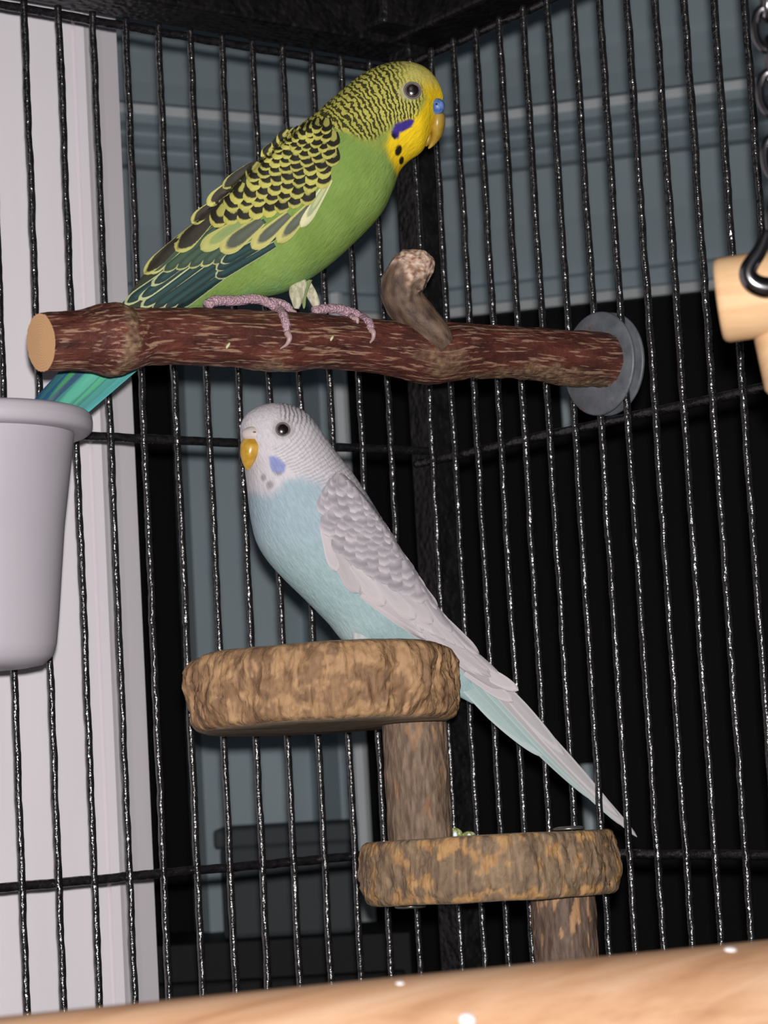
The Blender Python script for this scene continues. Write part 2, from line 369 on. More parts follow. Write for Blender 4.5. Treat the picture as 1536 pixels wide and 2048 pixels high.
head = smooth(.45, .62, s2+.25*fbm(Q, 2)); rr_ = pr[:, None]*(1+.11*fbm(Q, 3)+head*(.10*fbm(Q*[2.2, 2, 2]+9, 2)))
rg = pc[:, None]+rr_[..., None]*(np.cos(T2)[..., None]*a2[:, None]+np.sin(T2)[..., None]*b2[:, None]); V, f_ = loft(rg)
nse = np.clip(.5+.6*fbm(Q*[3, 2.2, 2.2], 3), 0, 1); nse2 = np.clip(.5+.8*fbm(Q*[5, 4, 4]+3, 3), 0, 1)
cg = lin((66, 50, 43))*(1-nse[..., None])+lin((122, 100, 84))*nse[..., None]; chd = lin((142, 92, 64))*(1-nse2[..., None])+lin((226, 202, 184))*nse2[..., None]
cc = cg*(1-head[..., None])+chd*head[..., None]; cc = np.vstack([cc.reshape(-1, 3), cc[0, :1], cc[-1, :1]])
t = NT('stub_wood', .6, .3); t.color(t.attr('Col')); c = t.coord(); t.bump(t.noise(c, 1400, 4), .5, .0005); M_VC = t.m
mk('stub', V, f_, M_VC, perch, attrs={'Col': ('FLOAT_COLOR', cc)})['label'] = 'short knobbly side stub with a pale gnawed tip'
# clamp washers and bolt
t = NT('zinc_washer', .5, .5); c = t.coord(); nz = t.noise(c, 160, 3); nz2 = t.noise(c, 420, 2)
t.color(t.mix(t.ramp(nz2, [(.66, g1(0)), (.72, g1(1))]), t.ramp(nz, [(.3, L4((84, 87, 92))), (.7, L4((118, 121, 126)))]), L4((112, 84, 74)))); t.b.inputs['Metallic'].default_value = .15; t.bump(nz, .1, .0004); M_WASH = t.m
WC = hit(1207, 728, np.zeros(3), np.array([1.0, 0, 0]))
for x0, rw in ((-.0020, .0168), (.0021, .0168)):
    base_ = np.array([x0, WC[1], WC[2]]); pf = [(.003, -.0007), (rw-.0005, -.0007), (rw, -.0003), (rw, .0003), (rw-.0005, .0007), (.003, .0007)]
    V, f_ = loft(lathe(pf, base_, (1, 0, 0), 96)); mk('washer', V, f_, M_WASH, perch)
V, f_ = loft(lathe([(.003, -.004), (.003, .010), (.0055, .010), (.0055, .013), (.004, .0135)], np.array([0, WC[1], WC[2]]), (1, 0, 0), 24)); mk('bolt', V, f_, M_WASH, perch)

# ------------------------------------------------------------------ step perch
UPV = np.array([0, 0, 1.0]); tilt = math.radians(2.6)
AX = UPV*math.cos(tilt)+F2*math.sin(tilt); AX /= np.linalg.norm(AX)
ZS = .672
step = empty('step_perch', np.append(at(1125, 1900, ZS)[:2], ZT), 'tiered wooden step perch with two bark-edged round platforms', 'perch')
t = NT('bark_edge', .65, .25); c = t.coord(); t.color(t.attr('Col')); n1 = t.noise(t.scale(c, (1, 1, .35)), 900, 4); n2 = t.voro(t.scale(c, (1, 1, .5)), 420, 'SMOOTH_F1')
t.bump(t.math('ADD', n1, n2), .6, .0009); M_EDGE = t.m
t = NT('sawn_face', .7, .2); c = t.coord(); t.color(t.ramp(t.noise(c, 300, 4), [(.3, L4((128, 112, 96))), (.7, L4((160, 142, 122)))])); M_FACE = t.m
def platform(pxc, py_top, py_bot, half, seed, palette, lump, flake, rnd=.045):
    Z = ZS; ct = at(pxc, (py_top+py_bot)/2, Z); hh = (py_bot-py_top)/2/FPX*Z; r0 = half/FPX*Z
    m, n = 420, 46; th = np.linspace(0, 2*PI, m, endpoint=False); zz = np.linspace(-1, 1, n)
    a = R-AX*(R@AX); a /= np.linalg.norm(a); b = np.cross(AX, a)
    TH, ZZ = np.meshgrid(th, zz); Q = np.stack([np.cos(TH)*5.2+seed*7, np.sin(TH)*5.2, ZZ*.9], -1)
    big = fbm(Q, 3); lob = perlin(np.stack([np.cos(TH)*2.1+seed*3, np.sin(TH)*2.1, ZZ*.35], -1)); fine = fbm(Q*[3.5, 3.5, 2.2]+31, 3)
    bul = np.sqrt(np.clip(1-(np.abs(ZZ)**3.2), 0, 1))
    rr = r0*(1-rnd+rnd*bul)+lump*(big*.7+np.abs(fine)*-.35+lob*.6)*(.45+.55*bul)
    P = ct+rr[..., None]*(np.cos(TH)[..., None]*a+np.sin(TH)[..., None]*b)+(ZZ*hh)[..., None]*AX
    strk = fbm(np.stack([np.cos(TH)*34+seed, np.sin(TH)*34, ZZ*1.3+.6*big], -1), 3)
    g = np.clip(.5+.55*strk+.35*fbm(Q*[1.2, 1.2, 1.0]+11, 3), 0, 1); g2 = np.clip(.5+.6*fine+.3*strk, 0, 1); fl = smooth(-.05, .42, fbm(np.stack([np.cos(TH)*7+seed, np.sin(TH)*7, ZZ*1.5], -1)+.35*np.stack([fine, strk, big], -1), 3)-flake+.22*np.abs(ZZ))*.85
    rr = rr+.00022*strk+lump*.55*np.abs(perlin(np.stack([np.cos(TH)*8.5+seed, np.sin(TH)*8.5, ZZ*.55+.3*big], -1)))*bul; P = ct+rr[..., None]*(np.cos(TH)[..., None]*a+np.sin(TH)[..., None]*b)+(ZZ*hh*(1+.03*lob))[..., None]*AX
    c1, c2, c3, c4 = [lin(x) for x in palette]
    cc = c1*(1-g[..., None])+c2*g[..., None]; cc = cc*(1-fl[..., None])+fl[..., None]*(c3*(1-g2[..., None])+c4*g2[..., None])
    crack = smooth(.05, .0, np.abs(fbm(Q*[1.6, 1.6, .9]+91, 2)))*.45; P = P-(crack*.0011)[..., None]*(np.cos(TH)[..., None]*a+np.sin(TH)[..., None]*b)
    V = P.reshape(-1, 3); pf = mk('platform', V, grid_faces(n, m), M_EDGE, step, attrs={'Col': ('FLOAT_COLOR', cc.reshape(-1, 3))})
    for ring, nm, sg in ((P[0], 'underside', -1), (P[-1], 'top_face', 1)):
        cn = ring.mean(0); rg = np.array([cn+(ring-cn)*k for k in (1.0, .985, .6, .05)]); rg[1:] += AX*sg*.0003
        V, f_ = loft(rg, False, True); mk(nm, V, f_, M_FACE, pf)
    return ct+AX*hh, ct-AX*hh
palA = [(116, 88, 66), (158, 123, 91), (166, 129, 92), (194, 155, 116)]
palB = [(104, 84, 68), (150, 126, 100), (168, 126, 82), (194, 150, 98)]
t1, u1 = platform(647, 1306, 1452, 268, 1, palA, .0030, -.02, .085)
t2, u2 = platform(979, 1674, 1796, 255, 5, palB, .0018, .14, .035)
def post(px, py0, py1, half, seed, palette, z1=None, thr=.30):
    a = at(px, py0, ZS); b = a-AX*((py1-py0)/FPX*ZS) if z1 is None else a-AX*((a[2]-z1)/AX[2])
    n, m = 120, 120; rg = tube(np.linspace(a, b, n), half/FPX*ZS, m); P = rg.reshape(-1, 3); cen_ = np.repeat(np.linspace(a, b, n), m, 0)
    d = P-cen_; r_ = np.linalg.norm(d, axis=1); dn = d/r_[:, None]; s = np.repeat(np.linspace(0, np.linalg.norm(a-b), n), m)
    Q = np.c_[dn[:, :2]*2.2+seed, s/.02]; Q = np.c_[Q[:, :2], Q[:, 2]]
    st = fbm(np.c_[dn[:, :2]*9+seed, s/.006], 3); P = cen_+dn*(r_*(1+.03*fbm(Q, 2))+.00018*st)[:, None]
    g = np.clip(.5+.8*st, 0, 1)[:, None]; c1, c2, c3, c4 = [lin(x) for x in palette]; fl = smooth(thr, thr+.12, fbm(Q*[1.6, 1.6, 2.0]+23, 2)+.12*st)[:, None]
    cc = c1*(1-g)+c2*g; cc = cc*(1-fl)+fl*(c3*(1-g)+c4*g)
    V, f_ = loft(P.reshape(n, m, 3)); cc = np.vstack([cc, cc[:1], cc[-1:]]); mk('post', V, f_, M_EDGE, step, attrs={'Col': ('FLOAT_COLOR', cc)})
post(828, 1448, 1680, 64, 2.0, [(96, 78, 64), (138, 116, 98), (126, 92, 68), (156, 124, 96)], None, .42)
post(1125, 1790, 0, 65, 6.0, [(84, 66, 56), (118, 98, 86), (156, 116, 84), (180, 140, 102)], ZT-.0005)
t = NT('steel_bolt', .3, .5); t.color(L4((150, 146, 140))); t.b.inputs['Metallic'].default_value = .8; M_STEEL = t.m
for px, c_, sg in ((1138, t2, 1), (820, u2, -1)):
    y = 1674 if sg > 0 else 1797; p = at(px, y, ZS); p = p-AX*((p-c_)@AX)+AX*sg*.0007
    V, f_ = loft(lathe([(.0001, 0), (.0048, 0), (.0048, .0004*1), (.0046, .0008), (.0035, .0010), (.0001, .0011)], p, AX*sg, 32)); mk('bolt_head', V, f_, M_STEEL, step)
# seed husks lying on the lower platform
t = NT('seed_husk', .35, .5); t.color(t.ramp(t.noise(t.coord(), 900, 2), [(.4, L4((128, 140, 70))), (.6, L4((206, 206, 160)))])); M_HUSK = t.m
for px, rx, ry, lb, zz in ((910, .0023, .0018, 'green open seed husk beside the wooden post on the lower platform', -.012), (938, .0020, .0011, 'pale flat seed husk lying on the lower platform beside a green husk', -.006)):
    p = at(px, 1668, ZS); p = p-AX*((p-t2)@AX)+AX*ry*.7; h_ = empty('seed_husk', p, lb, 'seed husk')
    n, m = 10, 24; ph = np.linspace(.15, PI*.62, n); th = np.linspace(0, 2*PI, m, endpoint=False)
    rg = np.array([[p+R*rx*math.sin(q)*math.cos(k)+F2*rx*.8*math.sin(q)*math.sin(k)+AX*ry*math.cos(q)*1.1 for k in th] for q in ph])
    V, f_ = loft(rg, True, True); mk('shell', V, f_, M_HUSK, h_)
    V, f_ = ellipsoid(p-F2*rx*.75, [R*rx*.3, F2*rx*.12, AX*ry*.45], 8, 10); mk('split', V, f_, M_PALE, h_)

# ------------------------------------------------------------------ white cup
t = NT('white_plastic', .45, .4); t.color(t.ramp(t.noise(t.coord(), 30, 2), [(.3, L4((180, 173, 181))), (.7, L4((185, 178, 186)))])); M_CUP = t.m
ZC = .648; rim_c = at(-62, 852, ZC); cup = empty('feeder_cup', rim_c-np.array([0, 0, .071]), 'white plastic feeder cup with a rolled rim hung on the cage bars', 'cup')
k = ZC/FPX; Rr = 246*k
prof_b = [(.0002, -.0705), (.014, -.0705), (.0185, -.0698), (.0213, -.0675), (.0226, -.0640), (.0236, -.056), (.0262, -.030), (.0300, -.004), (.0302, .0015), (.0290, .0015), (.0286, -.004), (.0250, -.030), (.0222, -.060), (.018, -.066), (.0002, -.067)]
V, f_ = loft(lathe(prof_b, rim_c, UPV, 96)); mk('body', V, f_, M_CUP, cup)
ang = np.linspace(0, 2*PI, 20, endpoint=False); prr = []
for a in ang:
    prr.append((.0318+(Rr-.0318)*math.copysign(abs(math.cos(a))**.7, math.cos(a)), -.0005+.0034*math.copysign(abs(math.sin(a))**.7, math.sin(a))))
rg = lathe(prr+[prr[0]], rim_c, UPV, 96); V, f_ = loft(rg, False, False); mk('rim', V, f_, M_CUP, cup)
hk = np.array([rim_c[0], -.0006, rim_c[2]])
pth = catmull([rim_c+[0, .030, -.004], rim_c+[0, .0345, .006], [rim_c[0], .0035, rim_c[2]+.010], [rim_c[0], .0036, rim_c[2]-.006]], 30)
for dx in (-.012, .012): V, f_ = loft(tube(pth+[dx, 0, 0], .0011, 8)); mk('hook', V, f_, M_STEEL, cup)

# ------------------------------------------------------------------ foreground plank
t = NT('plank_wood', .55, .3); c = t.coord(); g = t.noise(t.scale(c, (9, 160, 160)), 1, 5, .6, .4); g2 = t.noise(t.scale(c, (25, 60, 60)), 1, 3)
t.color(t.mix(t.math('MULTIPLY', g2, .5), t.ramp(g, [(.3, L4((140, 102, 76))), (.5, L4((172, 136, 108))), (.7, L4((190, 158, 132)))]), L4((176, 128, 88)))); t.bump(g, .2, .0006); M_PLANK = t.m
Z0 = .375; A = at(-160, 2046, Z0); zA = A[2]
d = ray(1700, 1860); B = C+d*((zA-C[2])/d[2])
B = A+(B-A)*((-.0012-A[0])/(B[0]-A[0])) if B[0] > A[0] else B          # runs on to the right cage wall
ax_ = (B-A)/np.linalg.norm(B-A); fr = np.cross(ax_, [0, 0, 1]); fr /= np.linalg.norm(fr); fr = fr if fr@F < 0 else -fr
sec = []
for a in np.linspace(PI*.95, -PI*.5, 40): sec.append((.003+.017*math.cos(a), -.017+.017*math.sin(a)))
sec = sec+[(-.013, -.034)]
sec = np.array(sec)-[0, 0]
L_ = np.linspace(0, 1, 120); rg = np.array([[A+(B-A)*l+fr*o+np.array([0, 0, z]) for o, z in sec] for l in L_])
plank = empty('wooden_plank', (A+B)/2-[0, 0, .034], 'pale rounded wooden plank in front of the step perch', 'plank')
me_l = mk('board', *loft(rg), M_PLANK, plank)
bvp = BVHTree.FromPolygons(loft(rg)[0].tolist(), loft(rg)[1])
t = NT('white_dropping', .5, .4); t.color(L4((205, 200, 198))); M_DROP = t.m
for px, py, r_ in ((1461, 1900, .0011), (935, 2040, .0014), (800, 1967, .0007)):
    dn = ray(px, py); h = bvp.ray_cast(Vector(C), Vector(dn/np.linalg.norm(dn)))
    if h[0] is None: continue
    p, n_ = np.array(h[0]), np.array(h[1]); n_ = n_ if n_@F < 0 else -n_; x_ = np.cross(n_, U); x_ /= np.linalg.norm(x_); y_ = np.cross(n_, x_)
    V, f_ = ellipsoid(p, [x_*r_*1.2, y_*r_, n_*r_*.5], 10, 16); mk('dropping', V, f_, M_DROP, plank)

# ------------------------------------------------------------------ hanging toy
t = NT('toy_wood', .6, .25); g = t.noise(t.scale(t.coord(), (60, 60, 400)), 1, 4); t.color(t.ramp(g, [(.3, L4((182, 144, 106))), (.7, L4((198, 164, 126)))])); M_TOY = t.m
t = NT('nickel_chain', .22, .5); t.color(L4((118, 115, 118))); t.b.inputs['Metallic'].default_value = 1.0; M_CHAIN = t.m
ZY = .47; toy = empty('hanging_toy', at(1570, 790, ZY), 'hanging bird toy with pale wooden dowel on a nickel chain', 'bird toy')
k = ZY/FPX
dax = R*.95-F*.20+U*.13; dax /= np.linalg.norm(dax); p0 = at(1437, 602, ZY+.004); rw = 86*k
V, f_ = loft(lathe([(.0005, -.0002), (rw*.90, 0), (rw*.97, .0005), (rw, .0014), (rw, .030), (rw*.95, .0312), (.0005, .0315)], p0, dax, 64)); mk('dowel', V, f_, M_TOY, toy)
p1 = at(1580, 720, ZY-.002); dv = U*-.95+R*.2; V, f_ = loft(lathe([(.0005, 0), (.0066, .0), (.0073, .001), (.0073, .012), (.005, .016), (.0005, .017)], at(1575, 655, ZY+.003), dv, 48)); mk('bead', V, f_, M_TOY, toy)
# pear-shaped clip lying over the dowel
pc_ = catmull([(1536, 462), (1520, 500), (1497, 538), (1503, 562), (1526, 574), (1550, 572), (1568, 548), (1562, 510), (1550, 480), (1538, 462)], 60)
pts = np.array([at(x, y, ZY-rw*.93-.0035) for x, y in pc_]); V, f_ = loft(tube(pts, [.0011+.0011*max(0, math.sin(PI*i/59)) for i in range(60)], 12)); mk('clip', V, f_, M_CHAIN, toy)
def link(c, L, Wd, r, turn):
    x = R*math.cos(turn)-F*math.sin(turn); th = np.linspace(0, 2*PI, 36, endpoint=False)
    pts = np.array([c+x*Wd*math.cos(a)+UPV*L*math.copysign(abs(math.sin(a))**.8, math.sin(a)) for a in th])
    t_ = np.roll(pts, -1, 0)-np.roll(pts, 1, 0); t_ /= np.linalg.norm(t_, axis=1)[:, None]; o = np.cross(t_, np.cross(x, UPV)); q = np.cross(x, UPV)
    ps = np.linspace(0, 2*PI, 10, endpoint=False); rg = pts[:, None]+r*(np.cos(ps)[None, :, None]*o[:, None]+np.sin(ps)[None, :, None]*q)
    n, m = rg.shape[:2]; fs = [(i*m+j, i*m+(j+1) % m, ((i+1) % n)*m+(j+1) % m, ((i+1) % n)*m+j) for i in range(n) for j in range(m)]
    return rg.reshape(-1, 3), fs
c0 = at(1566, 446, ZY-rw*.6); zt = zr+.017; nlink = 0; z = c0[2]
while z < zt-.001:
    V, f_ = link(np.array([c0[0], c0[1], z]), .0046, .0027, .0010, .25 if nlink % 2 == 0 else 1.65); mk('link', V, f_, M_CHAIN, toy); z += .0069; nlink += 1

# ------------------------------------------------------------------ birds
def poly_sd(P, poly):
    """signed distance (inside positive) of points to a polygon, pixels"""
    P = np.asarray(P, float); poly = np.asarray(poly, float); n = len(poly); d = np.full(len(P), 1e9); ins = np.zeros(len(P), bool)
    for i in range(n):
        a, b = poly[i], poly[(i+1) % n]; e = b-a; t_ = np.clip(((P-a)@e)/(e@e), 0, 1); d = np.minimum(d, np.linalg.norm(P-a-t_[:, None]*e, axis=1))
        cond = ((a[1] > P[:, 1]) != (b[1] > P[:, 1])); x = a[0]+(P[:, 1]-a[1])/(b[1]-a[1]+1e-9)*(b[0]-a[0]); ins ^= cond & (P[:, 0] < x)
    return np.where(ins, d, -d)
def potential(samples, o, sc=100.0):
    """cubic potential whose gradient follows the given feather directions and pitches"""
    ex = [(i, j) for i in range(4) for j in range(4-i) if i+j > 0]; A, b = [], []
    for x, y, dx, dy, p in samples:
        X, Y = (x-o[0])/sc, (y-o[1])/sc; l = math.hypot(dx, dy)
        A.append([i*X**max(i-1, 0)*Y**j/sc if i else 0 for i, j in ex]); b.append(dx/l/p)
        A.append([j*Y**max(j-1, 0)*X**i/sc if j else 0 for i, j in ex]); b.append(dy/l/p)
    A = np.array(A); b = np.array(b); k = np.linalg.solve(A.T@A+1e-7*np.eye(len(ex)), A.T@b)
    return lambda P: sum(kk*((P[:, 0]-o[0])/sc)**i*((P[:, 1]-o[1])/sc)**j for kk, (i, j) in zip(k, ex))
def plumage_mat(name, dark, soft=.5, wb_=1.0):
    t = NT(name, .8, .15); c = t.coord(); q = t.attr('q', 'Fac'); ms = t.attr('qm', 'Fac'); colr = t.attr('Col'); fl_ = t.attr('flow', 'Vector')
    wob = t.math('ADD', t.math('MULTIPLY_ADD', t.noise(c, 330, 2), 2.2*wb_, -1.1*wb_), t.math('MULTIPLY_ADD', t.noise(c, 1300, 2), .9*wb_, -.45*wb_))
    sn = t.math('SINE', t.math('MULTIPLY', t.math('ADD', q, wob), 2*PI))
    brk = t.noise(c, 750, 2)
    st = t.ramp(t.math('ADD', t.math('MULTIPLY', sn, .5), t.math('MULTIPLY_ADD', brk, .7, .12)), [(.46, g1(0)), (.46+soft*.32, g1(1))])
    base = t.mix(t.math('MULTIPLY', st, ms), colr, dark)
    fine = t.noise(fl_, 1, 4, .6); v = t.math('MULTIPLY_ADD', fine, .55, .73)
    mul = t.n('VectorMath', operation='SCALE'); t.set(mul.inputs[0], base); t.set(mul.inputs['Scale'], v); t.color(mul.outputs[0])
    big = t.noise(c, 260, 2); t.bump(t.math('ADD', t.math('MULTIPLY', fine, .8), t.math('ADD', t.math('MULTIPLY', big, .8), t.math('MULTIPLY', t.math('MULTIPLY', st, ms), .25))), .45, .0009)
    t.b.inputs['Sheen Weight'].default_value = .0; return t.m
def feather_mat(name, center, dark, margin, l0, r1, r2, kc=1.0, soft=.06, barb=.4):
    """radial pattern on a feather: base colour, dark zone from r1, margin from r2"""
    t = NT(name, .62, .25); uv = t.attr('fuv', 'Vector'); sx = t.n('SeparateXYZ'); t.set(sx.inputs[0], uv); cc, l, rnd = sx.outputs
    nz = t.noise(t.coord(), 1500, 2); l1 = t.math('MAXIMUM', t.math('DIVIDE', t.math('SUBTRACT', l, l0), 1-l0), 0.0); c1 = t.math('MULTIPLY', cc, kc)
    e = t.math('SQRT', t.math('ADD', t.math('MULTIPLY', l1, l1), t.math('MULTIPLY', c1, c1)))
    e = t.math('ADD', e, t.math('MULTIPLY_ADD', nz, .14, -.07)); e = t.math('ADD', e, t.math('MULTIPLY_ADD', rnd, .2, -.10))
    colr = t.ramp(e, [(max(r1-soft, 0.001), center), (r1+soft, dark), (r2-soft, dark), (r2+soft, margin)])
    br = t.math('SINE', t.math('MULTIPLY', t.math('ADD', t.math('MULTIPLY', l, 3.0), t.math('ABSOLUTE', cc)), 44.0))
    shaft = t.math('LESS_THAN', t.math('ABSOLUTE', cc), .05)
    mul = t.n('VectorMath', operation='SCALE'); t.set(mul.inputs[0], colr); t.set(mul.inputs['Scale'], t.math('ADD', t.math('MULTIPLY_ADD', br, .04, .88), t.math('MULTIPLY', rnd, .2))); t.color(mul.outputs[0])
    t.bump(t.math('ADD', t.math('MULTIPLY', br, .3), t.math('MULTIPLY', shaft, .6)), barb*.5, .0003); return t.m

class Bird:
    def __init__(s, root, P0, n): s.root, s.P0, s.n = root, np.asarray(P0, float), np.asarray(n, float)/np.linalg.norm(n)
    def pt(s, px, py, lat=0.0):
        d = ray(px, py); return C+d*(((s.P0-C)@s.n+lat)/(d@s.n))
    def mir(s, P): P = np.asarray(P); return P-2*((P-s.P0)@s.n)[..., None]*s.n
    def lat(s, P): return (np.asarray(P)-s.P0)@s.n
    def loft(s, st, N, m, latc=None, flat=2.0):
        """stations (Dx,Dy,Vx,Vy,ratio[,lat]) -> rings whose outline in the picture plane follows D and V"""
        A = catmull([list(x)+([0] if len(x) < 6 else []) for x in st], N); th = np.linspace(0, 2*PI, m, endpoint=False); rings = []
        for Dx, Dy, Vx, Vy, r, la in A:
            cx, cy = (Dx+Vx)/2, (Dy+Vy)/2; c3 = s.pt(cx, cy, la); Z = (c3-C)@F
            h = np.array([Dx-Vx, Dy-Vy])/2; Hn = max(np.linalg.norm(h), 1e-6); q = h/Hn
            m3 = s.pt(cx+q[0]*5, cy+q[1]*5, la)-c3; m3 /= np.linalg.norm(m3); q3 = R*q[0]-U*q[1]
            k, nq = m3@q3, s.n@q3; ext = Hn/FPX*Z; a = ext/math.sqrt(k*k+(r*nq)**2); b = r*a
            ct, sn = np.cos(th), np.sin(th)
            if flat != 2.0: ct = np.sign(ct)*np.abs(ct)**(2/flat); sn = np.sign(sn)*np.abs(sn)**(2/flat)
            rings.append(c3+a*ct[:, None]*m3+b*sn[:, None]*s.n)
        return np.array(rings)
    def marks(s, V):
        """picture coordinates of the near flank; the far flank takes the coordinates of its mirror point"""
        la = s.lat(V); P = np.where((la < 0)[:, None], s.mir(V), V); return proj(P), np.abs(la)
    def cast(s, bvh, px, py):
        d = ray(px, py); h = bvh.ray_cast(Vector(C), Vector(d/np.linalg.norm(d)))
        return (None, None) if h[0] is None else (np.array(h[0]), np.array(h[1]))
    def surf_lat(s, bvh, px, py, guess=.006):
        best = -1
        for bv in ((bvh, s.body) if getattr(s, 'body', None) else (bvh,)):
            p, _ = s.cast(bv, px, py)
            if p is not None: best = max(best, s.lat(p)-(0 if bv is bvh else -.0003))
        if best > -1: return best
        h = bvh.find_nearest(Vector(s.pt(px, py, guess))); return s.lat(np.array(h[0]))
def feather_grid(B, bvh, base, tip, hw, lift, nl=9, nc=6, pointy=.25, curve=0.0, latfn=None, tl=.0005):
    base, tip = np.array(base, float), np.array(tip, float); d = tip-base; ln = np.linalg.norm(d); d /= ln; pr = np.array([-d[1], d[0]])
    P, uv = [], []
    for i in range(nl+1):
        l = 1-(1-i/nl)**1.35; k = 1-pointy
        wd = (.5+.5*(l/k)**.8) if l < k else math.sqrt(max(1-((l-k)/pointy)**2, .0))
        for j in range(nc+1):
            c_ = -1+2*j/nc; q = base+d*ln*l+pr*(c_*hw*max(wd, .04)+curve*ln*(l*(1-l)))
            la = (latfn(q[0], q[1]) if latfn else B.surf_lat(bvh, q[0], q[1]))
            P.append(B.pt(q[0], q[1], la+lift+tl*l*l-.00045*c_*c_*(.4+.6*l))); uv.append((c_, l))
    fs = [(i*(nc+1)+j, i*(nc+1)+j+1, (i+1)*(nc+1)+j+1, (i+1)*(nc+1)+j) for i in range(nl) for j in range(nc)]
    return np.array(P), fs, np.array(uv)
def add_feather(name, B, parent, data, mat, mirror=False):
    P, fs, uv = data; rnd = random.random()
    if mirror: P = B.mir(P)
    return mk(name, P, fs, mat, parent, attrs={'fuv': ('FLOAT_VECTOR', np.c_[uv, np.full(len(uv), rnd)])})
def eye(B, bvh, px, py, r, ringcol, iriscol):
    p, n_ = B.cast(bvh, px, py); n_ = n_ if n_@B.n > 0 else -n_; n_ = n_*.6+B.n*.4; n_ /= np.linalg.norm(n_)
    Z = (p-C)@F; rr = r/FPX*Z
    t = NT('eye_dark', .2, 1.0); t.b.inputs['IOR'].default_value = 1.6; t.color(L4(iriscol)); mE = t.m; t = NT('eye_skin', .7, .2); t.color(L4(ringcol)); mS = t.m; t = NT('iris', .3, .5); t.color(L4((96, 70, 66))); mI = t.m
    for sg in (1, -1):
        q = p if sg > 0 else B.mir(p[None])[0]; nn = n_ if sg > 0 else n_-2*(n_@B.n)*B.n
        x = np.cross(nn, U); x /= np.linalg.norm(x); y = np.cross(nn, x)
        cE = q-nn*rr*.10; V, f_ = ellipsoid(cE, [x*rr, y*rr, nn*rr*.5], 24, 32); eb = mk('eye', V, f_, mE, B.root)
        for R0, r0, mt, nm, off in ((rr*1.03, rr*.16, mS, 'eye_ring', .10), (rr*.80, rr*.06, mI, 'iris_ring', .28)):
            a = np.linspace(0, 2*PI, 40, endpoint=False); pts = cE+nn*rr*off+R0*(np.cos(a)[:, None]*x+np.sin(a)[:, None]*y)
            ps = np.linspace(0, 2*PI, 10, endpoint=False); rad_ = (np.cos(a)[:, None]*x+np.sin(a)[:, None]*y)
            rg = pts[:, None]+r0*(np.cos(ps)[None, :, None]*rad_[:, None]+np.sin(ps)[None, :, None]*nn); nA, mA = rg.shape[:2]
            mk(nm, rg.reshape(-1, 3), [(i*mA+j, i*mA+(j+1) % mA, ((i+1) % nA)*mA+(j+1) % mA, ((i+1) % nA)*mA+j) for i in range(nA) for j in range(mA)], mt, eb)
t = NT('pink_scales', .5, .35); c = t.coord(); vz = t.voro(c, 1500); t.color(t.ramp(vz, [(.1, L4((216, 184, 192))), (.6, L4((168, 134, 146)))])); t.bump(t.math('SUBTRACT', 1.0, vz), .7, .0006); M_TOE = t.m
t = NT('claw_horn', .35, .4); t.color(L4((176, 148, 146))); M_CLAW = t.m
def toe(B, pts, claw, r, hitfn, parent):
    A = catmull(pts, 60); P = []
    for x, y in A:
        p, n_ = hitfn(x, y); Z = (p-C)@F; P.append(C+ray(x, y)*(Z-.6*r/FPX*Z))
    P = np.array(P); k = np.ones((7, 1))/7; Pp = np.vstack([P[:1]]*3+[P]+[P[-1:]]*3); P = np.array([Pp[i:i+7].mean(0) for i in range(len(P))])
    Z = (P[0]-C)@F; rr = r/FPX*Z; s = np.linspace(0, 1, 60)
    rad_ = rr*(.92-.18*s+.07*np.abs(np.sin(s*PI*len(pts)*1.3))+.03*np.sin(s*110))*np.where(s > .92, 1-(s-.92)*3.5, 1)
    V, f_ = loft(tube(P, rad_, 14)); o = mk('toe', V, f_, M_TOE, parent)
    A = catmull([pts[-1]]+list(claw), 24); Zc = (P[-1]-C)@F; Q = np.array([C+ray(x, y)*(Zc-.0012*math.sin(PI*min(i/23, 1))+.0004*i/23) for i, (x, y) in enumerate(A)])
    V, f_ = loft(tube(Q, rr*.62*(1-np.linspace(0, 1, 24)**1.5*.93), 10)); mk('claw', V, f_, M_CLAW, o)
    return o

# ---- the wing layout shared by both birds, drawn for the green one in the enlarged crop (x*3.268)
def cr(x, y): return np.array([230+x/3.268, 230+y/3.268])
WING = []                                       # (kind, base, tip, half width, lift)
for k, (tx, ty) in enumerate([(385, 1275), (310, 1275), (240, 1270), (165, 1262), (60, 1240), (150, 1208), (235, 1118)]):
    WING.append(('p', cr(tx+560, ty-400), cr(tx, ty), 11.5, .0002+k*.00012))
for k, (tx, ty) in enumerate([(655, 1062), (658, 1012), (690, 968)]): WING.append(('p', cr(tx+390, ty-215), cr(tx, ty), 12, .0012+k*.00014))
for k, (tx, ty) in enumerate([(640, 975), (560, 990), (480, 1000), (400, 1010), (315, 1025), (225, 1035)]): WING.append(('s', cr(tx+340, ty-285), cr(tx, ty), 11, .0013+k*.00012))
for b_, t_, hw_, kd in (((480, 760), (190, 1040), 14, 't'), ((650, 645), (396, 888), 19, 't'), ((710, 540), (500, 706), 14, 't'), ((810, 410), (603, 590), 14, 't'), ((900, 320), (705, 478), 12, 't')):
    WING.append((kd, cr(*b_), cr(*t_), hw_, .0022))
for b_, t_, hw_, kd in (((840, 690), (560, 880), 17, 'y'), ((960, 690), (690, 893), 20, 'g'), ((1140, 650), (893, 872), 17, 'g'), ((1300, 570), (1060, 835), 15, 'g'), ((1405, 420), (1215, 735), 12, 'e')):
    WING.append((kd, cr(*b_), cr(*t_), hw_, .0024))
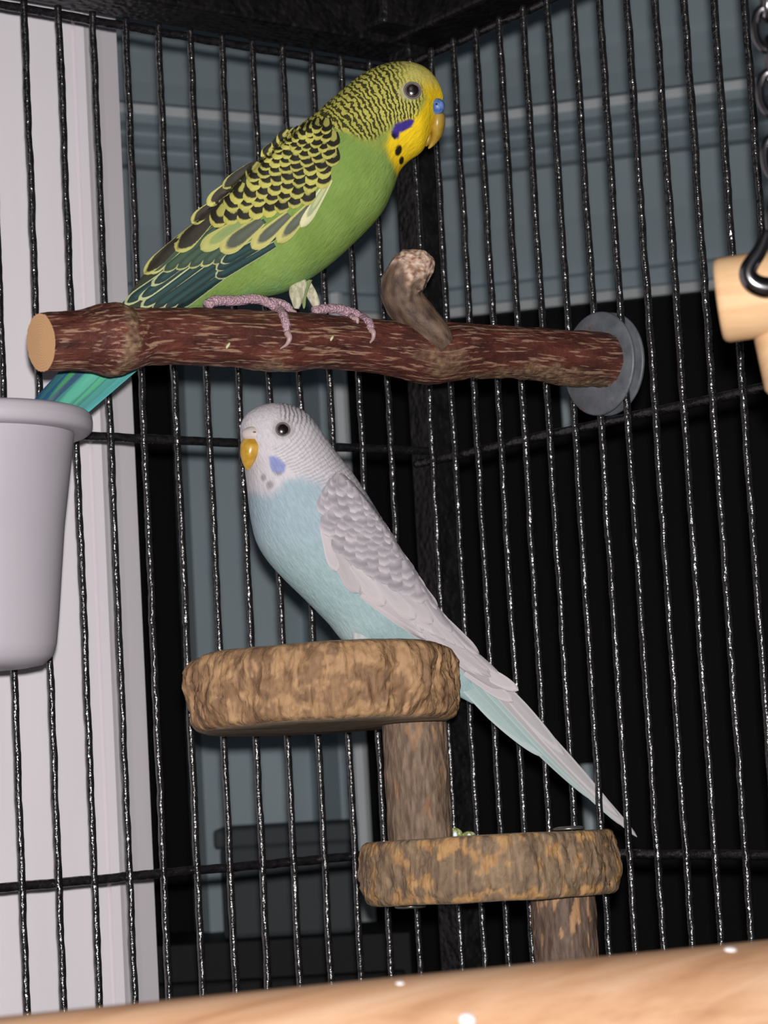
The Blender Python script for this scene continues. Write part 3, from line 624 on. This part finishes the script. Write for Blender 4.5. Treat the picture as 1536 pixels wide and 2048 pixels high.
rows = [((650, 738), (1290, 580), 8, 14.5), ((700, 645), (1350, 490), 8, 14.5), ((780, 580), (1395, 410), 8, 14), ((850, 505), (1412, 340), 8, 13.5), ((880, 435), (1418, 275), 8, 13), ((930, 368), (1415, 220), 8, 12.5), ((975, 305), (1400, 170), 7, 12), ((1015, 250), (1370, 130), 7, 11), ((1070, 195), (1330, 100), 6, 10)]
for k, (a, b, n_, hw_) in enumerate(rows):
    for j in range(n_):
        f0 = (j+(.5 if k % 2 else 0))/(n_-.5); tx, ty = a[0]+(b[0]-a[0])*f0, a[1]+(b[1]-a[1])*f0-18*math.sin(f0*PI)*(-1)+random.uniform(-9, 9)
        sk = 62-45*f0; ln = 150-k*6
        WING.append(('c', cr(tx+sk, ty-ln), cr(tx, ty), hw_*(1.35-.15*f0), .0026+k*.00016+.00005*(j%2)))
def build_wing(B, st, mats, mp, name_mat, ls=1.0, pp=.16):
    rg = B.loft(st, 70, 48); V, f_ = loft(rg); bv = BVHTree.FromPolygons(V.tolist(), f_)
    wing = mk('wing', V, f_, name_mat, B.root)
    far = []
    for i, (kd, b, t_, hw_, lf) in enumerate(WING):
        b2_, t2_, h2 = mp(b, t_, hw_)
        small = kd == 'c'; D = feather_grid(B, bv, b2_, t2_, h2, lf*ls, 7 if small else 13, 6, 5/9 if small else (pp if kd in 'ps' else .3), 0, None, .0005*ls)
        add_feather('feather', B, wing, D, mats[kd]); far.append((D, mats[kd]))
    # far wing: same feathers mirrored, joined in one part
    me_v, me_f, me_uv, mi = [], [], [], []; o0 = 0; ml = list(dict.fromkeys(m_ for _, m_ in far))
    for (P, fs, uv), m_ in far:
        me_v.append(B.mir(P)); me_f += [tuple(o0+q for q in f) for f in fs]; me_uv.append(np.c_[uv, np.full(len(uv), random.random())]); mi += [ml.index(m_)]*len(fs); o0 += len(P)
    fw = mk('wing', B.mir(V), f_, name_mat, B.root)
    o = mk('wing_feathers', np.vstack(me_v), me_f, ml[0], fw, attrs={'fuv': ('FLOAT_VECTOR', np.vstack(me_uv))}); o['kind'] = 'stuff'
    for m_ in ml[1:]: o.data.materials.append(m_)
    o.data.polygons.foreach_set('material_index', mi); return wing, bv
def mixc(a, b, k): k = np.asarray(k)[:, None]; return a*(1-k)+b*k
def wing_sc(st):
    A = catmull([x[:4] for x in st], 240); s_ = np.linspace(0, 1, 240); c_ = np.linspace(-1.4, 1.4, 141)
    G = A[:, None, :2]*(1-(c_[None, :, None]+1)/2)+A[:, None, 2:4]*((c_[None, :, None]+1)/2); return A, G

# =============================== green bird
ZG = float((on_perch_plane(585, 683)-C)@F)
gb = empty('budgerigar', at(580, 622, ZG), 'green and yellow budgerigar with black-barred head standing on the red-brown branch', 'bird', 'budgerigars in the cage')
dG = ray(560, 420); nG = -(F*1.0+R*0.0); G = Bird(gb, at(560, 420, ZG+.001), nG)
stG = [(266, 592, 318, 640, .5), (300, 545, 362, 628, .62), (345, 492, 425, 612, .74), (405, 432, 500, 598, .82), (470, 372, 575, 582, .86), (530, 316, 648, 538, .88), (585, 264, 712, 482, .88), (635, 223, 762, 428, .86), (680, 184, 786, 380, .82), (715, 155, 800, 342, .78), (750, 135, 818, 322, .78), (790, 124, 838, 308, .78), (828, 126, 848, 297, .78), (856, 139, 858, 276, .70), (873, 158, 868, 248, .60), (881, 174, 876, 226, .54), (885, 187, 882, 210, .5), (886, 194, 885, 200, .5)]
rg = G.loft(stG, 300, 168); V, f_ = loft(rg); bvG = BVHTree.FromPolygons(V.tolist(), f_); G.body = bvG; mp_, la = G.marks(V); mp_ = np.asarray(mp_)
u_, v_ = mp_[:, 0], mp_[:, 1]; nzp = fbm(V*180, 2)*9
green, green2, turq, yel, yelp, olive = [lin(x)*1.12 for x in ((112, 137, 66), (123, 148, 76), (96, 154, 112), (222, 186, 28), (190, 180, 98), (142, 144, 62))]
cc = mixc(np.tile(green, (len(V), 1)), green2, np.clip(.5+fbm(V*90, 2), 0, 1))
cc = mixc(cc, turq, smooth(-40, 60, (v_-560)*1.0+(u_-600)*.32+nzp*3)*.7)
barred = [(905, 60), (905, 120), (852, 138), (846, 165), (852, 190), (842, 205), (836, 228), (826, 240), (800, 243), (786, 252), (770, 262), (735, 282), (705, 270), (670, 262), (640, 300), (500, 420), (440, 380), (640, 150), (740, 60)]
sd = poly_sd(mp_, barred)+nzp*.6; bm_ = smooth(-7, 7, sd)
cc = mixc(cc, lin((180, 174, 86)), bm_)
face = [(905, 110), (848, 132), (838, 162), (850, 200), (836, 230), (800, 245), (778, 270), (770, 290), (778, 318), (794, 350), (815, 335), (860, 310), (920, 260)]
fm = smooth(-9, 9, poly_sd(mp_, face)+nzp*.5); cc = mixc(cc, yel, fm)
crown = smooth(190, 150, v_)*smooth(780, 830, u_); cc = mixc(cc, yelp, crown*.85*np.clip(fm+bm_, 0, 1))
hood = smooth(-25, 10, poly_sd(mp_, [(690, 250), (790, 250), (775, 300), (740, 290)])+nzp)*.45*(1-fm); cc = mixc(cc, olive, hood)
for poly in ([(783, 262), (790, 248), (805, 242), (820, 237), (831, 240), (824, 254), (810, 263), (800, 266), (797, 276), (789, 279), (783, 272)],):
    k_ = smooth(-2, 2, poly_sd(mp_, poly)+nzp*.25); cc = mixc(cc, lin((60, 46, 128)), k_)
    k2_ = k_*smooth(798, 788, u_)*smooth(262, 270, v_); cc = mixc(cc, lin((26, 22, 36)), k2_)
for x, y, a, b in ((797, 301, 6.5, 10.5), (803, 321, 4.5, 8)):
    cc = mixc(cc, lin((30, 28, 22)), smooth(1.25, .85, np.hypot((u_-x)/a+(v_-y)*.03, (v_-y)/b)))
eyepatch = smooth(1.3, .7, np.hypot((u_-820)/22, (v_-183)/18)); cc = mixc(cc, lin((160, 156, 132)), eyepatch*.75)
pot = potential([(770, 135, -.75, .66, 10), (730, 160, -.65, .76, 10), (830, 150, -.9, .45, 9), (800, 220, -1, .15, 7.5), (830, 225, -1, .1, 6.5), (760, 210, -.97, .25, 8.5), (760, 245, -.9, .4, 9), (785, 180, -1, .15, 7), (700, 190, -.6, .8, 11), (660, 225, -.5, .87, 12), (620, 250, -.45, .9, 12), (700, 240, -.6, .8, 12), (570, 280, -.45, .9, 13)], (750, 200))
q_ = pot(mp_); qm = bm_*(1-crown*.9)*(1-eyepatch)*.93
flow = np.c_[(u_*-.6+v_*.8)*.05, (u_*.8+v_*.6)*.22, la*900]
M_G = plumage_mat('green_plumage', L4((40, 38, 22)))
body = mk('body', V, f_, M_G, gb, attrs={'Col': ('FLOAT_COLOR', cc), 'q': ('FLOAT', q_), 'qm': ('FLOAT', qm), 'flow': ('FLOAT_VECTOR', flow)})
# wing
stWG = [(640, 250, 655, 268, .3, .0120), (622, 246, 668, 318, .30, .0122), (588, 268, 664, 388, .28, .0128), (535, 312, 622, 446, .26, .0128), (470, 372, 558, 488, .25, .0118), (400, 437, 482, 532, .24, .0100), (335, 497, 420, 575, .22, .0080), (285, 552, 350, 618, .22, .0060), (245, 608, 290, 650, .2, .0046), (236, 625, 262, 650, .2, .004)]
yl = L4((186, 180, 92)); dk = L4((36, 34, 24))
matsG = {'c': feather_mat('covert_barred', L4((168, 164, 86)), dk, yl, .30, .26, .70, .62, .05),
         't': feather_mat('tertial_brown', L4((58, 54, 46)), L4((50, 46, 38)), L4((188, 184, 104)), .45, .3, .84, .96, .06),
         'y': feather_mat('covert_green', L4((132, 150, 92)), L4((142, 156, 92)), L4((180, 180, 104)), .3, .4, .7),
         'g': feather_mat('covert_grey', L4((92, 98, 84)), L4((84, 88, 74)), L4((186, 180, 108)), .45, .3, .76, 1.0, .09),
         'e': feather_mat('covert_edge', L4((176, 182, 130)), L4((150, 160, 120)), L4((208, 204, 160)), .4, .4, .7),
         's': feather_mat('secondary_green', L4((66, 88, 70)), L4((58, 76, 62)), L4((186, 186, 122)), .80, .3, .80, 1.0, .05),
         'p': feather_mat('primary_teal', L4((40, 72, 72)), L4((38, 56, 54)), L4((180, 186, 140)), .84, .3, .82, 1.0, .04)}
t = NT('wing_under', .8, .1); t.color(L4((56, 62, 48))); M_WU = t.m
AG, GG = wing_sc(stWG)
wingG, bvWG = build_wing(G, stWG, matsG, lambda b, t_, h: (b, t_, h), M_WU)
# tail
t = None
tailcols = [((40, 112, 116), (24, 70, 120)), ((70, 160, 96), (28, 84, 128)), ((52, 96, 128), (96, 122, 140)), ((96, 196, 168), (74, 150, 140)), ((84, 188, 140), (70, 140, 132)), ((74, 168, 156), (84, 150, 152)), ((80, 176, 172), (90, 190, 186))]
for k, (ca, cb_) in enumerate(tailcols):
    f0 = k/(len(tailcols)-1); b_ = np.array((296, 562))*(1-f0)+np.array((392, 628))*f0; t_ = np.array((42, 852))*(1-f0)+np.array((112, 858))*f0
    mt = feather_mat('tail_%s' % ['steel', 'leaf', 'slate', 'aqua', 'jade', 'teal', 'sky'][k], L4(np.array(ca)*.88), L4(np.array(ca)*.84), L4(np.array(cb_)*.85), .55, .3, .72, .85, .10)
    D = feather_grid(G, None, b_, t_, 15.5, 0, 16, 5, .2, 0, lambda x, y, k=k: .0035-.0010*abs(k-3)+.0004*k)
    add_feather('tail_feather', G, gb, D, mt)
# beak and cere
t = NT('cere_blue', .4, .4); t.color(t.ramp(t.noise(t.coord(), 500, 2), [(.35, L4((66, 96, 160))), (.65, L4((120, 150, 204)))])); M_CERE = t.m
t = NT('beak_horn', .35, .45); t.color(t.ramp(t.noise(t.coord(), 300, 3), [(.35, L4((152, 120, 36))), (.65, L4((176, 146, 62)))])); M_BEAK = t.m
kk = ZG/FPX
rg = G.loft([(878, 216, 864, 222, 1.8), (889, 230, 859, 238, 1.5), (890, 250, 859, 256, 1.42), (884, 271, 862, 270, 1.3), (873, 286, 861, 280, 1.0), (862, 296, 858, 290, .7), (857, 298, 856, 295, .5)], 60, 32); V, f_ = loft(rg); mk('beak', V, f_, M_BEAK, gb)
rg = G.loft([(861, 262, 850, 268, 1.6), (864, 276, 850, 280, 1.5), (860, 287, 846, 288, 1.2), (854, 293, 846, 292, .9)], 24, 24); V, f_ = loft(rg); mk('lower_beak', V, f_, M_BEAK, gb)
for sg in (1, -1):
    sl = max(G.surf_lat(bvG, 868, 213), .0022)
    V, f_ = ellipsoid(G.pt(874.5, 213, sg*(sl-.0014)), [R*15.5*kk, U*16.5*kk, G.n*.0024], 18, 24); ce = mk('cere', V, f_, M_CERE, gb)
    V, f_ = ellipsoid(G.pt(873, 208, sg*(sl+.0009)), [R*2.2*kk, U*2.0*kk, G.n*.0004], 8, 12); mk('nostril', V, f_, M_CAB, ce)
eye(G, bvG, 825, 181, 15.5, (104, 100, 100), (20, 14, 16))
# legs
t = NT('thigh_down', .85, .1); c = t.coord(); t.color(t.ramp(t.noise(t.scale(c, (1, 1, .3)), 900, 3), [(.35, L4((164, 158, 130))), (.65, L4((206, 200, 178)))])); t.bump(t.noise(t.scale(c, (1, 1, .3)), 1300, 3), .6, .0006); M_DOWN = t.m
for la_, dx in ((.0055, 0), (-.0065, 40)):
    rg = G.loft([(596+dx*.4, 548, 600+dx*.3, 549, .5, la_*.3), (582+dx*.6, 566, 614+dx*.2, 564, .45, la_*.5), (578+dx*.8, 586, 610+dx*.6, 586, .5, la_*.8), (583+dx*.9, 604, 604+dx*.9, 605, .7, la_), (588+dx, 617, 598+dx, 618, 1, la_)], 30, 24); V, f_ = loft(rg); mk('thigh', V, f_, M_DOWN, gb)
rg = G.loft([(600, 560, 625, 560, .4, -.002), (600, 585, 614, 588, .4, -.003), (604, 606, 611, 612, .4, -.004), (606, 616, 608, 618, .4, -.004)], 20, 16); V, f_ = loft(rg); mk('thigh_feather', V, f_, matsG['y'], gb, attrs={'fuv': ('FLOAT_VECTOR', np.zeros((len(V), 3)))})
toe(G, [(412, 613), (430, 601), (472, 602), (509, 597), (538, 606), (558, 620), (570, 639), (574, 666)], [(579, 676), (573, 689), (556, 700)], 11.5, perch_hit, gb)
toe(G, [(540, 603), (560, 606), (574, 612), (582, 622)], [(590, 626), (594, 635), (587, 645)], 9, perch_hit, gb)
toe(G, [(626, 624), (647, 618), (672, 617), (697, 622), (722, 633), (739, 646), (742, 660)], [(747, 666), (745, 679), (732, 693)], 10.5, perch_hit, gb)
toe(G, [(680, 620), (696, 627), (706, 637)], [(714, 638), (714, 648), (705, 659)], 8.5, perch_hit, gb)
# crumbs stuck to the branch
for px, py, lb in ((456, 691, 'pale husk crumb stuck to the branch below the green bird\'s wing'), (663, 677, 'tiny cream crumb stuck to the branch between the green bird\'s feet')):
    p, n_ = perch_hit(px, py); p = p-n_*0; V, f_ = ellipsoid(p, [R*.0006+U*.0002, U*.0009+R*.0003, F*.0005], 8, 10); o = mk('seed_crumb', V, f_, M_HUSK, None, loc=p); o['label'] = lb; o['category'] = 'crumb'

# =============================== white bird
P1 = hit(1167, 1562, np.zeros(3), np.array([1.0, 0, 0])); P2 = at(640, 1290, .701)
nW = np.cross(P1-P2, U); nW = nW/np.linalg.norm(nW); nW = nW if nW@F < 0 else -nW
nW = nW-U*(nW@U); nW /= np.linalg.norm(nW)
wb = empty('budgerigar', at(715, 1302, .703), 'white and pale blue budgerigar standing on the upper round platform of the step perch', 'bird', 'budgerigars in the cage')
Wb = Bird(wb, P2, nW)
stW = [(484, 866, 484, 872, .9), (484, 848, 487, 890, .9), (494, 828, 492, 915, .92), (516, 813, 496, 942, .90), (548, 805, 498, 966, .86), (582, 809, 500, 990, .82), (612, 825, 502, 1016, .80), (640, 860, 507, 1050, .82), (668, 900, 518, 1090, .86), (700, 940, 540, 1126, .90), (735, 992, 574, 1164, .90), (770, 1050, 614, 1203, .88), (810, 1118, 656, 1246, .84), (848, 1184, 696, 1290, .78), (882, 1240, 770, 1322, .7), (912, 1280, 850, 1350, .6), (940, 1318, 906, 1386, .5), (968, 1360, 946, 1408, .4)]
rg = Wb.loft(stW, 300, 168); V, f_ = loft(rg); bvW = BVHTree.FromPolygons(V.tolist(), f_); Wb.body = bvW; mp_, la = Wb.marks(V); u_, v_ = mp_[:, 0], mp_[:, 1]; nzp = fbm(V*180, 2)*9
wh, blue, aqua, gry, lav = [lin(x)*1.10 for x in ((206, 199, 204), (158, 176, 186), (162, 186, 187), (146, 152, 148), (122, 134, 190))]
cc = np.tile(wh, (len(V), 1))
hd = [(440, 780), (700, 780), (790, 1000), (720, 1000), (655, 985), (640, 965), (600, 955), (570, 962), (545, 985), (515, 992), (440, 990)]
sdh = poly_sd(mp_, hd)+nzp; bl = smooth(16, -16, sdh); cc = mixc(cc, blue, bl); cc = mixc(cc, aqua, bl*smooth(1040, 1160, v_)*.8)
cc = mixc(cc, lin((186, 200, 200)), bl*smooth(1200, 1290, v_)*smooth(740, 700, u_)*.7)
k_ = smooth(-3, 3, poly_sd(mp_, [(537, 914), (548, 912), (560, 918), (570, 930), (568, 943), (556, 947), (545, 942), (540, 930)])+nzp*.4); cc = mixc(cc, lav, k_*.85)
for x, y, a, b in ((540, 970, 7.5, 8), (527, 955, 5, 7), (558, 947, 7, 4)): cc = mixc(cc, lin((150, 142, 148)), smooth(1.4, .6, np.hypot((u_-x)/a, (v_-y)/b))*.8)
cc = mixc(cc, lin((168, 160, 162)), smooth(1.4, .8, np.hypot((u_-566)/20, (v_-859)/18))*.7)
pot = potential([(590, 830, .97, -.15, 8.5), (560, 815, .97, -.2, 8), (630, 860, .9, .35, 8.5), (650, 900, .75, .65, 8.5), (650, 950, .4, .92, 9), (640, 985, .25, .97, 9), (690, 980, .4, .9, 10), (600, 900, .7, .7, 6.5), (560, 905, .4, .9, 6.5), (720, 1020, .4, .9, 11)], (620, 900))
q_ = pot(mp_); qm = smooth(-6, 8, poly_sd(mp_, [(556, 795), (640, 795), (830, 1050), (760, 1060), (690, 985), (625, 965), (590, 945), (555, 915), (545, 895), (575, 885), (585, 855), (555, 835)])+nzp*.6)
qm *= .27+.5*smooth(860, 830, v_)*smooth(550, 575, u_)*1.0
flow = np.c_[(u_*.5+v_*.85)*.05, (u_*.85-v_*.5)*.22, la*900]
M_W = plumage_mat('white_plumage', L4((112, 106, 114)), .9, .45)
body = mk('body', V, f_, M_W, wb, attrs={'Col': ('FLOAT_COLOR', cc), 'q': ('FLOAT', q_), 'qm': ('FLOAT', np.clip(qm, 0, 1)), 'flow': ('FLOAT_VECTOR', flow)})
stWW = [(676, 946, 655, 972, .3, 0.0124), (700, 962, 640, 1015, .28, 0.0132), (738, 1005, 636, 1075, .27, 0.0138), (778, 1062, 655, 1128, .26, 0.0136), (822, 1132, 712, 1186, .25, 0.0126), (868, 1204, 792, 1243, .24, 0.0110), (915, 1266, 868, 1296, .22, 0.0092), (962, 1312, 935, 1345, .22, 0.0074), (1004, 1352, 990, 1378, .2, .0062), (1032, 1380, 1030, 1384, .2, .0054)]
AW, GW = wing_sc(stWW)
def g2w(p):
    d = np.hypot(GG[..., 0]-p[0], GG[..., 1]-p[1]); i, j = np.unravel_index(d.argmin(), d.shape); return GW[i, int(np.clip(j, 24, 122))]
def mapw(b, t_, h):
    b2_, t2_ = g2w(b), g2w(t_); d = (t_-b)/np.linalg.norm(t_-b); mid = (b+t_)/2; pr = np.array([-d[1], d[0]]); e1, e2 = g2w(mid+pr*h), g2w(mid-pr*h)
    d2 = (t2_-b2_)/np.linalg.norm(t2_-b2_); pr2 = np.array([-d2[1], d2[0]]); h2 = max(abs((e1-e2)@pr2)/2, 7)
    return b2_, t2_, min(h2*1.25, h*1.3)
pk = L4((208, 198, 201)); gy = L4((160, 152, 159))
matsW = {'c': feather_mat('pale_covert', L4((192, 184, 189)), L4((164, 156, 164)), L4((200, 192, 196)), .30, .28, .72, .62, .16, .15),
         't': feather_mat('pale_tertial', L4((176, 168, 175)), L4((182, 174, 180)), L4((206, 197, 201)), .35, .3, .78, 1.0, .10, .25)}
matsW['y'] = matsW['g'] = feather_mat('pale_greater', L4((194, 185, 190)), L4((200, 191, 195)), pk, .4, .3, .75, 1, .1, .25)
matsW['e'] = matsW['s'] = matsW['p'] = feather_mat('pale_primary', L4((206, 196, 200)), L4((204, 194, 198)), L4((216, 207, 210)), .5, .3, .84, 1, .06, .3)
t = NT('pale_wing_under', .8, .1); t.color(L4((186, 178, 182))); M_WW = t.m
wingW, bvWW = build_wing(Wb, stWW, matsW, mapw, M_WW, .55, .45)
for b_, t_, hw_, lt in (((930, 1345), (1027, 1403), 12, .0062), ((925, 1318), (1037, 1381), 13, .0072)):     # the two longest flight feathers
    add_feather('feather', Wb, wingW, feather_grid(Wb, None, b_, t_, hw_, 0, 13, 6, .4, 0, lambda x, y, lt=lt: lt), matsW['p'])
aq = feather_mat('tail_aqua', L4((168, 188, 186)), L4((172, 192, 190)), L4((190, 204, 202)), .5, .3, .8, 1, .08, .3); pw = feather_mat('tail_white', L4((190, 184, 186)), L4((186, 180, 182)), L4((206, 200, 202)), .5, .3, .8, 1, .06, .3)
for k, (b_, t_, hw_, mt) in enumerate([((905, 1345), (1085, 1512), 19, aq), ((925, 1335), (1190, 1602), 17, aq), ((930, 1330), (1246, 1652), 14, aq), ((950, 1338), (1274, 1674), 13, pw), ((965, 1335), (1240, 1636), 12, pw), ((965, 1330), (1130, 1512), 13, pw)]):
    D = feather_grid(Wb, None, b_, t_, hw_, 0, 16, 5, .55, 0, lambda x, y, k=k: .0022+.0004*k-max(0, x-1100)*.000012)
    add_feather('tail_feather', Wb, wb, D, mt)
t = NT('cere_tan', .45, .4); t.color(t.ramp(t.noise(t.coord(), 420, 2), [(.35, L4((186, 170, 160))), (.65, L4((202, 190, 186)))])); M_CT = t.m
t = NT('beak_yellow', .3, .5); t.color(t.ramp(t.noise(t.coord(), 300, 3), [(.35, L4((186, 138, 30))), (.65, L4((214, 174, 84)))])); M_BY = t.m
hx = Wb.surf_lat(bvW, 506, 905)-.0008
rg = Wb.loft([(486, 878, 514, 878, 1.1, hx), (481, 888, 523, 892, 1.0, hx+.0004), (480, 906, 518, 908, 1.05, hx+.0006), (483, 921, 510, 922, 1.1, hx+.0006), (488, 933, 503, 933, 1.1, hx+.0006), (494, 940, 498, 940, .8, hx+.0006)], 60, 32); V, f_ = loft(rg); mk('beak', V, f_, M_BY, wb)
kk = .695/FPX
V, f_ = ellipsoid(Wb.pt(505, 869, Wb.surf_lat(bvW, 505, 869)-.0005), [R*21*kk, U*16*kk, Wb.n*.0016], 24, 32); ce = mk('cere', V, f_, M_CT, wb)
t = NT('nostril_brown', .6, .2); t.color(L4((150, 116, 92))); M_NB = t.m
for px in (494, 509): V, f_ = ellipsoid(Wb.pt(px, 864, Wb.surf_lat(bvW, px, 864)+.0009), [R*3.2*kk, U*2*kk, Wb.n*.0004], 8, 12); mk('nostril', V, f_, M_NB, ce)
eye(Wb, bvW, 566, 859, 13, (112, 106, 110), (20, 14, 16))
t = NT('white_down', .85, .1); c = t.coord(); t.color(t.ramp(t.noise(t.scale(c, (1, 1, .3)), 900, 3), [(.35, L4((176, 182, 184))), (.65, L4((202, 204, 206)))])); t.bump(t.noise(t.scale(c, (1, 1, .3)), 1300, 3), .5, .0006); M_WD = t.m
for la_, dx in ((.006, 0), (-.006, -16)):
    rg = Wb.loft([(700+dx, 1225, 770+dx, 1250, .5, la_), (702+dx, 1262, 755+dx, 1270, .55, la_), (708+dx, 1290, 742+dx, 1294, .7, la_), (712+dx, 1306, 734+dx, 1308, .8, la_)], 30, 24); V, f_ = loft(rg); mk('thigh', V, f_, M_WD, wb)
def plat_hit(px, py):
    d = ray(px, py); return C+d*(.699/(d@F)), AX
for sg, pts, cl in ((0, [(722, 1303), (700, 1301), (680, 1302), (668, 1305)], [(660, 1307), (655, 1311)]), (1, [(722, 1305), (702, 1307), (690, 1309)], [(682, 1311), (678, 1314)])):
    toe(Wb, pts, cl, 7.5, plat_hit, wb)
